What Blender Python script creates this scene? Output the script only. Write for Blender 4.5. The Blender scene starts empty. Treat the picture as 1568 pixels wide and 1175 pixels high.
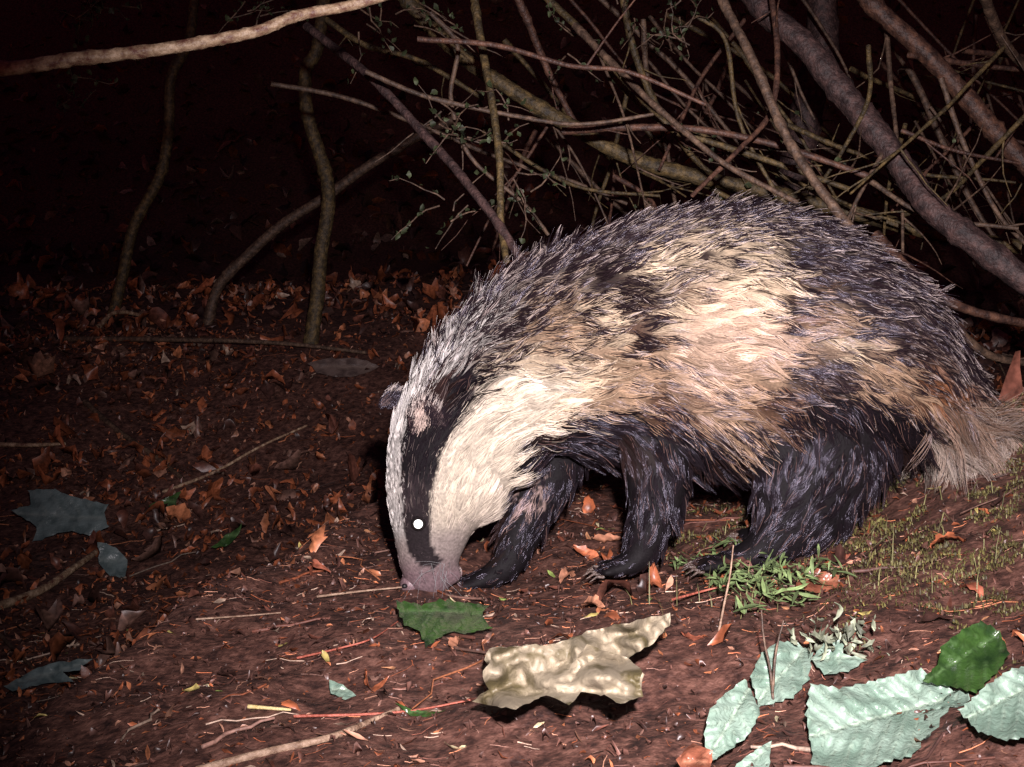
import bpy, math, random
import numpy as np
from mathutils import Vector, kdtree, geometry
from mathutils.bvhtree import BVHTree
rng=np.random.default_rng(7); random.seed(7)
scene=bpy.context.scene
col=scene.collection
DIST=2.0; EYE=0.52
# image pixels (u right, v down), a millimetre each on subject plane y=0; W unprojects a pixel to depth y
def W(u,v,y=0.0):
    s=(y+DIST)/DIST
    return np.array([(u-784)/1000*s, y, EYE+(380-v)/1000*s])
# ---------------- noise ----------------
def vnoise(x,y,seed=0):
    xi=np.floor(x).astype(np.int64); yi=np.floor(y).astype(np.int64)
    fx=x-xi; fy=y-yi; fx=fx*fx*(3-2*fx); fy=fy*fy*(3-2*fy)
    def h(a,b):
        n=(a*374761393+b*668265263+seed*1442695041)&0x7fffffff
        n=((n^(n>>13))*1274126177)&0x7fffffff
        n=n^(n>>16)
        return (n&0xffff)/65535.0
    return (h(xi,yi)*(1-fx)+h(xi+1,yi)*fx)*(1-fy)+(h(xi,yi+1)*(1-fx)+h(xi+1,yi+1)*fx)*fy
def n3(P,f,seed,n=7):
    r=np.random.default_rng(seed); o=np.zeros(len(P))
    for i in range(n):
        d=r.normal(size=3); d/=np.linalg.norm(d); 
        o+=np.sin(P@d*f*6.283*r.uniform(.6,1.5)+r.uniform(0,6.28))
    return o/math.sqrt(n)
def sm(a,b,t):
    t=np.clip((t-a)/(b-a),0,1); return t*t*(3-2*t)
def lipx(y): return -0.50+0.24*(y+0.2)
def G(x,y):
    x=np.asarray(x,float); y=np.asarray(y,float)
    z=0.01+0.09*np.clip(x,-1.2,1.5)+0.18*sm(.33,1.05,x)
    lip=lipx(y)+.05*(vnoise(x*4,y*4,8)-.5)
    z=z+.02*sm(-.15,.0,lip-x)*(1-sm(0,.08,lip-x))*sm(-.6,-.2,y)*(1-sm(1,1.5,y))
    z=z-0.34*sm(0,.26,lip-x)*sm(-.85,-.25,y)*(1-sm(1.8,3.6,y))
    z=z+0.125*np.maximum(np.minimum(y,4.6)-1.4,0)*(1-sm(.0,.9,x)*.55)
    z=z-0.42*sm(.25,1.5,y)*sm(.25,.85,x)*(1-sm(6,9,y))
    z=z-0.35*sm(4.6,7,y)+0.55*np.maximum(np.minimum(y,16)-8.5,0)+14.0*sm(11,24,y)
    z=z+0.036*(vnoise(x*3+9,y*3+4,1)-.5)+0.026*(vnoise(x*9,y*9,2)-.5)+0.010*(vnoise(x*27,y*27,3)-.5)+0.0035*(vnoise(x*70,y*70,4)-.5)
    z=z+(0.5*(vnoise(x*.7,y*.7,5)-.5))*sm(5.5,8,y)
    return z
def ghit(u,v):
    for y in np.arange(-1.5,9,0.01):
        p=W(u,v,y)
        if p[2]<=float(G(p[0],p[1])): return p
    return W(u,v,5)
# ---------------- materials ----------------
def mat(name):
    m=bpy.data.materials.new(name); m.use_nodes=True
    nt=m.node_tree; b=nt.nodes['Principled BSDF']; return m,nt,b
def nd(nt,t,**k):
    n=nt.nodes.new(t)
    for a,v in k.items(): setattr(n,a,v)
    return n
def noise_mat(name,c1,c2,scale,rough=.6,bump=.4,bdist=.01,spec=.4,detail=5,stretch=None,c3=None,bmul=3):
    m,nt,b=mat(name); L=nt.links
    tc=nd(nt,'ShaderNodeTexCoord'); mp=nd(nt,'ShaderNodeMapping'); L.new(tc.outputs['Object'],mp.inputs[0])
    if stretch: mp.inputs['Scale'].default_value=stretch
    n=nd(nt,'ShaderNodeTexNoise'); n.inputs['Scale'].default_value=scale; n.inputs['Detail'].default_value=detail; n.inputs['Roughness'].default_value=.65
    L.new(mp.outputs[0],n.inputs['Vector'])
    r=nd(nt,'ShaderNodeValToRGB'); r.color_ramp.elements[0].position=.36; r.color_ramp.elements[1].position=.66
    r.color_ramp.elements[0].color=(*c1,1); r.color_ramp.elements[1].color=(*c2,1)
    if c3:
        e=r.color_ramp.elements.new(.5); e.color=(*c3,1)
    L.new(n.outputs[0],r.inputs[0]); L.new(r.outputs[0],b.inputs['Base Color'])
    bp=nd(nt,'ShaderNodeBump'); bp.inputs['Strength'].default_value=bump; bp.inputs['Distance'].default_value=bdist
    n2=nd(nt,'ShaderNodeTexNoise'); n2.inputs['Scale'].default_value=scale*bmul; n2.inputs['Detail'].default_value=3
    L.new(mp.outputs[0],n2.inputs['Vector']); L.new(n2.outputs[0],bp.inputs['Height']); L.new(bp.outputs[0],b.inputs['Normal'])
    b.inputs['Roughness'].default_value=rough; b.inputs['Specular IOR Level'].default_value=spec
    return m
def attr_mat(name,attr='Col',rough=.6,spec=.4,nscale=60,amt=.5,bump=.3):
    m,nt,b=mat(name); L=nt.links
    a=nd(nt,'ShaderNodeAttribute',attribute_name=attr)
    tc=nd(nt,'ShaderNodeTexCoord'); n=nd(nt,'ShaderNodeTexNoise'); n.inputs['Scale'].default_value=nscale; n.inputs['Detail'].default_value=3
    L.new(tc.outputs['Object'],n.inputs['Vector'])
    mr=nd(nt,'ShaderNodeMapRange'); mr.inputs[1].default_value=.3; mr.inputs[2].default_value=.7; mr.inputs[3].default_value=1-amt; mr.inputs[4].default_value=1+amt
    L.new(n.outputs[0],mr.inputs[0])
    mx=nd(nt,'ShaderNodeVectorMath',operation='SCALE'); L.new(a.outputs['Color'],mx.inputs[0]); L.new(mr.outputs[0],mx.inputs['Scale'])
    L.new(mx.outputs[0],b.inputs['Base Color'])
    if bump>0:
        bp=nd(nt,'ShaderNodeBump'); bp.inputs['Strength'].default_value=bump; bp.inputs['Distance'].default_value=.003
        L.new(n.outputs[0],bp.inputs['Height']); L.new(bp.outputs[0],b.inputs['Normal'])
    b.inputs['Roughness'].default_value=rough; b.inputs['Specular IOR Level'].default_value=spec
    return m
# ---------------- mesh helper ----------------
def mkmesh(name,V,F,mats,colr=None,smooth=True,parent=None,extra=None):
    me=bpy.data.meshes.new(name); V=np.asarray(V,np.float32)
    if isinstance(F,np.ndarray): F=[F]
    me.vertices.add(len(V)); me.vertices.foreach_set('co',V.ravel())
    loops=np.concatenate([f.ravel() for f in F]).astype(np.int32)
    tot=np.concatenate([np.full(len(f),f.shape[1]) for f in F]).astype(np.int32)
    st=np.concatenate([[0],np.cumsum(tot)[:-1]]).astype(np.int32)
    me.loops.add(len(loops)); me.loops.foreach_set('vertex_index',loops)
    me.polygons.add(len(tot)); me.polygons.foreach_set('loop_start',st); me.polygons.foreach_set('loop_total',tot)
    me.polygons.foreach_set('use_smooth',np.full(len(tot),smooth))
    me.update(calc_edges=True); me.validate()
    if colr is not None:
        c=np.ones((len(V),4),np.float32); c[:,:3]=colr
        a=me.attributes.new('Col','FLOAT_COLOR','POINT'); a.data.foreach_set('color',c.ravel())
    if extra:
        for k,v in extra.items():
            a=me.attributes.new(k,'FLOAT','POINT'); a.data.foreach_set('value',np.asarray(v,np.float32))
    for m in (mats if isinstance(mats,list) else [mats]): me.materials.append(m)
    ob=bpy.data.objects.new(name,me); col.objects.link(ob)
    if parent: ob.parent=parent
    return ob
def catmull(P,n):
    P=np.asarray(P,float); Q=np.vstack([2*P[0]-P[1],P,2*P[-1]-P[-2]]); out=[]
    for i in range(len(P)-1):
        p0,p1,p2,p3=Q[i:i+4]
        for t in np.linspace(0,1,n,endpoint=False):
            out.append(.5*((2*p1)+(-p0+p2)*t+(2*p0-5*p1+4*p2-p3)*t*t+(-p0+3*p1-3*p2+p3)*t**3))
    out.append(P[-1]); return np.array(out)
def tube(P,R,sides=8,cap=True):
    P=np.asarray(P,float); n=len(P)
    T=np.gradient(P,axis=0); T/=np.linalg.norm(T,axis=1)[:,None]+1e-9
    ref=np.array([0.13,1,.21]); A=np.cross(T,ref); A/=np.linalg.norm(A,axis=1)[:,None]+1e-9; B=np.cross(T,A)
    a=np.linspace(0,2*np.pi,sides,endpoint=False)
    R=np.asarray(R,float)
    if R.ndim==1: R=np.repeat(R[:,None],sides,1)
    V=(P[:,None,:]+R[:,:,None]*(np.cos(a)[None,:,None]*A[:,None,:]+np.sin(a)[None,:,None]*B[:,None,:])).reshape(-1,3)
    i=np.arange(n-1)[:,None]*sides; j=np.arange(sides)[None,:]; k=(j+1)%sides
    F=np.stack([i+j,i+k,i+sides+k,i+sides+j],-1).reshape(-1,4)
    return V,F
def merge(parts):
    Vs=[];Fs=[];o=0
    for V,F in parts: Vs.append(V);Fs.append(F+o);o+=len(V)
    return np.vstack(Vs),np.vstack(Fs)

# ---------------- ground ----------------
t=np.linspace(-1,1,560); xs=3.0*t+37*np.sign(t)*np.abs(t)**7
t=np.linspace(0,1,700); ys=-1.75+6.2*t+36*t**9
X,Y=np.meshgrid(xs,ys); Z=G(X,Y)
V=np.stack([X,Y,Z],-1).reshape(-1,3); nx=len(xs); ny=len(ys)
i=(np.arange(ny-1)[:,None]*nx+np.arange(nx-1)[None,:]).ravel()
F=np.stack([i,i+1,i+nx+1,i+nx],-1)
gm=noise_mat('forest_soil',(0.022,0.0085,0.0065),(0.155,0.072,0.052),52,rough=.62,bump=.8,bdist=.005,spec=.45,detail=7,c3=(0.074,0.031,0.022),bmul=2.2)
mkmesh('forest_ground',V,F,gm)

# ---------------- litter (leaves) ----------------
def leaves(pos,L,Wd,yaw,tilt,colr,curl,nu=6,nv=3,lift=0.0,lobed=0.0,pitch=None):
    N=len(pos)
    u=np.linspace(0,1,nu); v=np.linspace(-1,1,nv)
    prof=np.sin(np.pi*np.clip(u,0.02,.985)**.85)**.8
    U=np.repeat(u,nv); Vv=np.tile(v,nu); PR=np.repeat(prof,nv)
    jit=1+lobed*rng.normal(size=(N,nu*nv))
    x=(U[None]-.5)*L[:,None]+lobed*.25*L[:,None]*rng.normal(size=(N,nu*nv)); y=Vv[None]*PR[None]*Wd[:,None]*.5*jit
    bend=rng.normal(size=N)*curl
    z=(np.abs(Vv)[None]**1.5*PR[None])*Wd[:,None]*(curl*rng.normal(.3,.7,size=N))[:,None]+((U[None]-.5)**2)*L[:,None]*bend[:,None]*2
    z+=rng.normal(size=(N,nu*nv))*0.07*Wd[:,None]
    tw=rng.normal(size=N)*.5
    z+=(U[None]-.5)*Vv[None]*PR[None]*Wd[:,None]*tw[:,None]
    ax=rng.normal(size=N)*tilt; ay=rng.normal(size=N)*tilt if pitch is None else pitch
    cx,sx=np.cos(ax)[:,None],np.sin(ax)[:,None]; cy,sy=np.cos(ay)[:,None],np.sin(ay)[:,None]
    y,z=y*cx-z*sx,y*sx+z*cx
    x,z=x*cy+z*sy,-x*sy+z*cy
    c,s=np.cos(yaw)[:,None],np.sin(yaw)[:,None]
    x,y=x*c-y*s,x*s+y*c
    zmin=z.min(1,keepdims=True)
    V=np.stack([x+pos[:,0:1],y+pos[:,1:2],z-zmin*.7+pos[:,2:3]+lift],-1).reshape(-1,3)
    iu=np.arange(nu-1)[:,None]*nv+np.arange(nv-1)[None]; iu=iu.ravel()
    f=np.stack([iu,iu+1,iu+nv+1,iu+nv],-1)
    F=(f[None]+(np.arange(N)*nu*nv)[:,None,None]).reshape(-1,4)
    C=np.repeat(colr,nu*nv,axis=0)
    C=C*(1-.25*np.tile(1-np.abs(Vv),N)[:,None])*(1+.2*rng.normal(size=(len(C),1))).clip(.5,1.5)
    return V,F,C
def litter_pts(n,x0,x1,y0,y1,dens=None):
    x=rng.uniform(x0,x1,n*3); y=rng.uniform(y0,y1,n*3)
    if dens is not None:
        k=rng.uniform(size=n*3)<dens(x,y); x=x[k];y=y[k]
    x=x[:n];y=y[:n]
    return np.stack([x,y,G(x,y)],-1)
pal=np.array([(0.17,0.050,0.022),(0.27,0.080,0.034),(0.36,0.13,0.06),(0.10,0.036,0.024),(0.05,0.022,0.017),(0.34,0.17,0.11),(0.15,0.080,0.06),(0.38,0.27,0.2)])
def pick(n,p=None,j=.25):
    c=pal[rng.choice(len(pal),n,p=p)]; return c*(1+rng.normal(size=(n,1))*j).clip(.4,1.8)
parts=[]
def dens_back(x,y):
    hollow=sm(0,.2,lipx(y)-x)
    return np.clip(.03+.9*hollow+.9*sm(.6,1.4,y)+.45*sm(.05,.5,x)*sm(-.4,.2,y),0,1)*(.3+.9*(vnoise(x*2.5,y*2.5,61)))
P=litter_pts(9000,-3.6,3.0,-.8,5.2,dens_back); N=len(P)
L=rng.lognormal(math.log(.032),.45,N).clip(.010,.09)*(1+.12*P[:,1].clip(0,5)); parts.append(leaves(P,L,L*rng.uniform(.25,.75,N),rng.uniform(0,6.28,N),.55,pick(N,p=[.24,.18,.10,.18,.16,.05,.08,.01])*1.15,.7,nu=7,lobed=.24))
P=litter_pts(18000,-2.6,2.0,-.8,3.6,dens_back); N=len(P)
L=rng.lognormal(math.log(.016),.42,N).clip(.006,.04); parts.append(leaves(P,L,L*rng.uniform(.15,.7,N),rng.uniform(0,6.28,N),.55,pick(N,p=[.22,.18,.1,.18,.18,.06,.07,.01])*1.1,.6,nu=4,lobed=.28))
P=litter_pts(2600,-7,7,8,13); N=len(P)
L=rng.uniform(.06,.2,N); parts.append(leaves(P,L,L*rng.uniform(.4,.7,N),rng.uniform(0,6.28,N),.5,pick(N)*.5,.5,lobed=.15))  # far leaves painted darker so the hillside sinks into the night
P=litter_pts(20000,-1.6,1.4,-1.15,1.4); N=len(P)
L=rng.lognormal(math.log(.0085),.5,N).clip(.003,.03); parts.append(leaves(P,L,L*rng.uniform(.12,.5,N),rng.normal(0,1.2,N),.3,pick(N,p=[.14,.16,.14,.14,.13,.12,.12,.05]),.3,nu=4,lobed=.22))
P=litter_pts(12000,-1.3,1.2,-1.15,.8); N=len(P)
L=rng.lognormal(math.log(.0045),.45,N).clip(.002,.012); sc_=np.array([.080,.037,.028])*rng.uniform(.4,1.7,(N,1)); parts.append(leaves(P,L,L*rng.uniform(.6,.9,N),rng.uniform(0,6.28,N),.6,sc_,1.0,nu=4,lobed=.2))
P=litter_pts(230,-1.2,1.3,-1.0,1.2); N=len(P)
yc=np.array([(0.45,.36,.12),(0.5,.42,.25),(.2,.26,.07),(0.42,.2,.1)])[rng.choice(4,N)]
L=rng.uniform(.008,.024,N); parts.append(leaves(P,L,L*rng.uniform(.2,.45,N),rng.uniform(0,6.28,N),.3,yc,.3,lobed=.15))
P=np.array([ghit(u,v) for u,v in [(905,735),(1100,745),(930,835),(860,830),(1120,790),(1300,790),(870,892),(1000,905),(1290,860),(1450,840),(905,938),(1490,915),(1350,700),(1060,985),(570,1060),(480,755),(390,680),(290,665),(950,785),(1500,640),(400,655),(420,720),(900,860),(1080,735),(1320,785),(700,1000),(480,885),(1010,850)]]); N=len(P)
L=rng.uniform(.025,.055,N); parts.append(leaves(P,L,L*rng.uniform(.35,.55,N),rng.normal(0,.8,N),.35,np.array([(.36,.11,.05),(.38,.17,.10),(.26,.08,.045)])[rng.choice(3,N)],.6,nu=11,nv=5,lobed=.13,lift=.003))
Vs=[];Fs=[];Cs=[];o=0
for v,f,c in parts: Vs.append(v);Fs.append(f+o);Cs.append(c);o+=len(v)
mlit=attr_mat('leaf_litter_mat',rough=.42,spec=.5,nscale=70,amt=.5)
mkmesh('leaf_litter',np.vstack(Vs),np.vstack(Fs),mlit,np.vstack(Cs))
def sticks(P,L,R,yaw,colr,nseg=4,sides=4,up=.08):
    parts=[];C=[]
    for k in range(len(P)):
        n=nseg; tt=np.linspace(-.5,.5,n)
        w=rng.normal(size=n)*.05
        x=tt*L[k]; y=w*L[k]; z=rng.normal()*up*tt*L[k]
        c,s=math.cos(yaw[k]),math.sin(yaw[k])
        gx=P[k,0]+x*c-y*s; gy=P[k,1]+x*s+y*c
        gz=np.maximum(G(gx,gy)*.6+P[k,2]*.4+z,G(gx,gy))+R[k]
        v,f=tube(np.stack([gx,gy,gz],-1),np.linspace(R[k],R[k]*.6,n),sides)
        parts.append((v,f)); C.append(np.repeat(colr[k][None],len(v),0))
    V,F=merge(parts); return V,F,np.vstack(C)
P=litter_pts(5000,-1.5,1.4,-1.1,1.6); N=len(P)
v,f,c=sticks(P,rng.lognormal(math.log(.015),.5,N),rng.uniform(.0003,.0008,N),rng.normal(0,.9,N),pick(N)*1.5)
P=litter_pts(320,-2.4,1.2,-.9,3.5); N=len(P)
v2,f2,c2=sticks(P,rng.uniform(.05,.26,N),rng.uniform(.0008,.003,N),rng.uniform(0,6.28,N),pick(N)*.9,nseg=7,sides=5)
V=np.vstack([v,v2]);F=np.vstack([f,f2+len(v)]);C=np.vstack([c,c2])
mtw=attr_mat('twig_mat',rough=.6,nscale=200,amt=.4,bump=0)
mkmesh('twig_litter',V,F,mtw,C)

# ---------------- moss & grass on the bank ----------------
def blades(P,L,Wd,colr,lean=.5):
    N=len(P); yaw=rng.uniform(0,6.28,N); ln=np.abs(rng.normal(0,lean,N))
    d=np.stack([np.cos(yaw),np.sin(yaw)],-1); q=np.stack([-np.sin(yaw),np.cos(yaw)],-1)
    out=[]
    for t,w in ((0,1),(.5,.8),(1,.12)):
        h=L*t*np.cos(ln*t); r=L*t*np.sin(ln*t)
        for s in(-1,1):
            out.append(np.concatenate([P[:,:2]+d*r[:,None]+q*(s*Wd*w*.5)[:,None],(P[:,2]+h)[:,None]],1))
    V=np.stack(out,1).reshape(-1,3); b=(np.arange(N)*6)[:,None]
    F=np.concatenate([b+np.array([0,1,3,2]),b+np.array([2,3,5,4])])
    return V,F,np.repeat(colr,6,0)
def dmoss(x,y):
    n=vnoise(x*11,y*11,11)*.6+vnoise(x*30,y*30,12)*.4
    return (n>.47)*sm(.32,.6,x+.25*(y+.3)+.1*(n-.5))*(1-sm(.1,.5,y))
P=litter_pts(40000,.2,1.3,-1.0,.6,dmoss);N=len(P)
n=vnoise(P[:,0]*14,P[:,1]*14,15)
mc=np.array([.13,.115,.034])*(1-n[:,None])+np.array([.045,.034,.014])*n[:,None]; mc=mc*rng.uniform(.35,1.5,(N,1))
P[:,2]+=.008*vnoise(P[:,0]*40,P[:,1]*40,16)
a=blades(P,rng.uniform(.003,.008,N),rng.uniform(.0012,.0026,N),mc,1.4)
P=litter_pts(300,.15,1.0,-.5,.4,lambda x,y:(vnoise(x*7,y*7,21)>.5)*sm(.1,.4,x));N=len(P)
b2=blades(P,rng.uniform(.02,.06,N),rng.uniform(.001,.002,N),np.array([.15,.14,.06])*rng.uniform(.4,1.5,(N,1)),1.8)
mm=attr_mat('moss_mat',rough=.6,nscale=90,amt=.3,bump=0)
mkmesh('moss',a[0],a[1],mm,a[2],smooth=False)
mkmesh('grass_tuft',b2[0],b2[1],mm,b2[2],smooth=False)

# ---------------- branches ----------------
bark_d=noise_mat('bark_purple_brown',(.018,.010,.010),(.100,.055,.048),55,rough=.6,bump=.9,bdist=.004,c3=(.043,.024,.022))
bark_o=noise_mat('bark_olive',(.024,.017,.009),(.15,.098,.037),55,rough=.6,bump=.9,bdist=.004,c3=(.062,.042,.017))
bark_l=noise_mat('bark_pale',(.11,.045,.032),(.46,.33,.22),60,rough=.5,bump=.8,bdist=.003,c3=(.25,.165,.10))
bark_g=noise_mat('bark_grey_brown',(.03,.018,.012),(.155,.095,.06),60,rough=.6,bump=.8,bdist=.003,c3=(.072,.043,.028))
bark_r=noise_mat('bark_reddish',(.026,.012,.009),(.14,.066,.04),60,rough=.55,bump=.8,bdist=.003,c3=(.066,.031,.021))
guides=[]
def branch(name,pts,w,m,y0,y1=None,taper=.6,knob=.1,add=None,sides=12,wob=.00007):
    if y1 is None:y1=y0
    n=len(pts); yy=np.linspace(y0,y1,n)
    P=np.array([W(u,v,y) for (u,v),y in zip(pts,yy)])
    P=catmull(P,14); m_=len(P)
    P+= (np.stack([np.interp(np.arange(m_),np.arange(0,m_,9),rng.normal(size=len(np.arange(0,m_,9)))) for _ in range(3)],-1))*w*wob
    s=(np.linspace(y0,y1,m_)+DIST)/DIST
    R=w/2000*s*np.linspace(1,taper,m_)
    kn=np.zeros(m_)
    for q in range(max(1,m_//14)): kn+=rng.uniform(.1,.35)*np.exp(-((np.arange(m_)-rng.uniform(0,m_))/1.1)**2)
    R=R*(1+kn*knob*6)
    V,F=tube(P,R[:,None]*(1+.05*rng.normal(size=(m_,sides))),sides)
    if add is not None: add.append((V,F)); return P
    mkmesh(name,V,F,m); return P
branch('overhanging_branch',[(-60,112),(80,98),(180,84),(300,66),(400,46),(460,24),(540,8),(640,-22)],22,bark_l,-.35,-.25,taper=.7,sides=16,wob=.00004)
def sap(name,pts,w,m=bark_g,taper=.8):
    g=ghit(*pts[-1]); y=min(g[1],4.2)
    branch(name,pts[:-1]+[(pts[-1][0],pts[-1][1]+14)],w,m,y-.05,y,taper=1/taper*.95)
    return y
sap('sapling',[(300,-30),(290,60),(262,120),(258,200),(245,270),(205,345),(188,420),(168,488)],15,bark_o)
sap('sapling',[(500,-40),(487,70),(468,110),(472,180),(495,250),(503,310),(492,380),(486,450),(474,528)],19,bark_o)
sap('sapling',[(700,180),(640,210),(570,250),(500,300),(430,345),(380,390),(335,440),(316,495)],14,bark_g)
branch('tree_branch',[(1120,-40),(1165,10),(1235,70),(1310,165),(1370,240),(1420,310),(1490,370),(1620,470)],37,bark_d,.9,.5,taper=1.1,sides=20)
branch('tree_branch',[(1300,-40),(1350,20),(1420,85),(1490,160),(1540,220),(1620,300)],28,bark_r,.9,.8,taper=1.1,sides=16)
branch('tree_branch',[(1090,-30),(1125,40),(1160,110),(1200,200),(1240,270),(1290,335),(1345,400)],14,bark_g,.5,.25,taper=1.1)
branch('tree_branch',[(600,-30),(660,40),(720,95),(800,148),(880,195),(960,240),(1060,268),(1200,298),(1380,345),(1560,380)],24,bark_o,1.2,1.1,taper=.9,sides=16)
branch('tree_branch',[(722,-30),(738,70),(752,150),(764,240),(768,345),(775,400)],13,bark_o,.7,.4,taper=.8)
branch('tree_branch',[(470,40),(520,80),(570,120),(640,195),(700,262),(750,325),(800,400)],13,bark_d,.9,.4,taper=1.1)
branch('tree_trunk',[(1258,-60),(1262,60),(1240,140),(1225,230),(1215,330),(1225,430),(1235,620)],46,bark_d,2.2,2.2,taper=1.2,sides=16)
ths={k:[] for k in range(3)}
lst=[([(415,128),(520,148),(640,190),(760,240),(860,272),(960,312)],8),
([(500,30),(560,70),(640,92),(740,152)],10),([(785,-20),(815,50),(845,120),(885,195)],13),
([(880,40),(940,100),(1000,160),(1100,245),(1220,310)],12),([(950,-20),(975,90),(1010,170),(1070,250),(1150,310)],12),
([(1140,30),(1080,110),(1045,180),(1010,260)],7),([(1350,40),(1400,120),(1440,210),(1500,330),(1600,450)],12),
([(1568,180),(1500,250),(1450,300),(1380,330)],8),([(1340,360),(1400,420),(1470,470),(1600,500)],18),
([(1460,500),(1520,545),(1600,560)],14),([(820,-20),(900,60),(960,140),(1040,200),(1160,240),(1300,290)],12),
([(640,60),(760,70),(870,100),(960,110),(1080,160)],9),([(560,110),(660,150),(800,180),(900,190),(1000,175)],8),
([(1000,270),(1080,285),(1180,340)],10),([(1180,-20),(1190,80),(1180,170),(1130,230),(1060,300)],10),
([(1500,-20),(1540,70),(1600,130)],18),([(1330,70),(1330,150),(1290,230),(1250,290)],8),
([(940,270),(990,300),(1010,330)],8),([(660,20),(700,70),(690,150),(720,240),(800,310),(840,360)],8),
([(1060,20),(1110,60),(1130,180),(1180,280),(1220,330)],8),([(860,200),(960,195),(1080,200),(1200,225),(1330,270)],13),
([(1440,120),(1480,230),(1530,330),(1600,400)],9),([(740,200),(830,260),(900,290),(1010,300)],7),
([(1380,200),(1460,230),(1560,250)],7),([(1240,240),(1320,270),(1420,330),(1560,350)],9)]
allp=[]
for q,(p,w) in enumerate(lst):
    y=rng.uniform(.4,1.6); th=ths[q%3]; allp.append((branch('',p,w,None,y,y+rng.uniform(-.3,.3),add=th,sides=9,taper=.7),w,th))
for k in range(54):
    u=rng.uniform(760,1600); v=rng.uniform(-60,230); a=rng.normal(.78,.28) if rng.uniform()<.72 else rng.uniform(1.6,2.5)
    n=5; ln=rng.uniform(180,520); p=[(u,v)]
    for q in range(n):
        a+=rng.normal()*.09; u+=math.cos(a)*ln/n; v+=math.sin(a)*ln/n; p.append((u,v))
    p=[q for q in p if q[1]<430]
    if len(p)<3: continue
    w=rng.uniform(4,10); y=rng.uniform(.6,2.6); th=ths[k%3]; allp.append((branch('',p,w,None,y,y+rng.uniform(-.3,.3),add=th,sides=7,taper=.5),w,th))
for (P,w,th) in list(allp):
    for q in range(rng.integers(1,5)):
        i=rng.integers(3,len(P)-1); p0=P[i]; d=rng.normal(size=3)*[1,.5,1]*.7; d+= (P[i]-P[i-3])/np.linalg.norm(P[i]-P[i-3]); d/=np.linalg.norm(d)
        ln=rng.uniform(.05,.28); pts=[p0]
        for z in range(5):
            d=d+rng.normal(size=3)*.12; d/=np.linalg.norm(d); pts.append(pts[-1]+d*ln/5)
        th.append(tube(pts,np.linspace(.0026,.0008,6),5)); guides.append(pts[-1]); guides.append(pts[3])
for k,m in ((0,bark_g),(1,bark_o),(2,bark_r)):
    V,F=merge(ths[k]); mkmesh('branch_thicket',V,F,m)
tw=[];lf=[]
for (u,v,y) in [(130,20,.6),(160,0,.6),(120,140,1.0),(700,190,.6),(790,290,.7),(740,200,.6),(1060,20,.8),(950,20,.8),(560,40,.8),(880,60,.8),(690,320,.7),(640,20,.8),(1040,60,.7),(1130,250,1),(370,20,1.0)]:
    p0=W(u,v,y)
    for k in range(5):
        d=rng.normal(size=3)*[1,.6,.8]; d/=np.linalg.norm(d); pts=[p0+rng.normal(size=3)*.02]
        for z in range(5):
            d=d+rng.normal(size=3)*.3; d/=np.linalg.norm(d); pts.append(pts[-1]+d*rng.uniform(.015,.03)); lf.append(pts[-1]+rng.normal(size=3)*.006)
        tw.append(tube(pts,np.linspace(.0022,.0008,6),5))
V,F=merge(tw); mkmesh('hawthorn_twigs',V,F,bark_g)
lf=np.array(lf+[g for g in guides if rng.uniform()<.08]); N=len(lf)
L=rng.uniform(.008,.02,N)
v,f,c=leaves(lf,L,L*.7,rng.uniform(0,6.28,N),.9,np.array([.035,.045,.018])*rng.uniform(.5,1.5,(N,1)),.3,lobed=.2)
mkmesh('hawthorn_foliage',v,f,mm,c)

# ---------------- large leaves ----------------
def leafmat(name,c1,c2,vc,rough=.35,spec=.5,scale=28,bump=.5,vs=1,r0=.40,r1=.58,bd=.003):
    m,nt,b=mat(name); L=nt.links
    tc=nd(nt,'ShaderNodeTexCoord'); n=nd(nt,'ShaderNodeTexNoise'); n.inputs['Scale'].default_value=scale; n.inputs['Detail'].default_value=6
    L.new(tc.outputs['Object'],n.inputs['Vector'])
    r=nd(nt,'ShaderNodeValToRGB'); r.color_ramp.elements[0].position=r0; r.color_ramp.elements[1].position=r1
    r.color_ramp.elements[0].color=(*c1,1); r.color_ramp.elements[1].color=(*c2,1); L.new(n.outputs[0],r.inputs[0])
    a=nd(nt,'ShaderNodeAttribute',attribute_name='vein'); mx=nd(nt,'ShaderNodeMix',data_type='RGBA')
    ml=nd(nt,'ShaderNodeMath',operation='MULTIPLY'); L.new(a.outputs['Fac'],ml.inputs[0]); ml.inputs[1].default_value=vs
    L.new(ml.outputs[0],mx.inputs[0]); L.new(r.outputs[0],mx.inputs[6]); mx.inputs[7].default_value=(*vc,1)
    L.new(mx.outputs[2],b.inputs['Base Color'])
    bp=nd(nt,'ShaderNodeBump'); bp.inputs['Strength'].default_value=bump; bp.inputs['Distance'].default_value=bd
    n2=nd(nt,'ShaderNodeTexNoise'); n2.inputs['Scale'].default_value=160; L.new(tc.outputs['Object'],n2.inputs['Vector'])
    ad=nd(nt,'ShaderNodeMath',operation='ADD'); L.new(n2.outputs[0],ad.inputs[0]); L.new(a.outputs['Fac'],ad.inputs[1]); L.new(ad.outputs[0],bp.inputs['Height'])
    L.new(bp.outputs[0],b.inputs['Normal']); b.inputs['Roughness'].default_value=rough; b.inputs['Specular IOR Level'].default_value=spec
    return m
green=leafmat('leaf_dark_green',(.010,.026,.008),(.030,.068,.015),(.06,.11,.04),rough=.28)
pale=leafmat('leaf_pale_underside',(.13,.195,.15),(.20,.275,.22),(.27,.34,.26),rough=.36,vs=.8,bump=.7)
blue=leafmat('leaf_blue_green',(.06,.085,.085),(.115,.15,.15),(.15,.18,.17),rough=.38)
beige=leafmat('leaf_dead_beige',(.070,.055,.022),(.235,.195,.135),(.19,.15,.10),rough=.6,scale=20,vs=.35,bump=.4,r0=.38,r1=.50)
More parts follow.
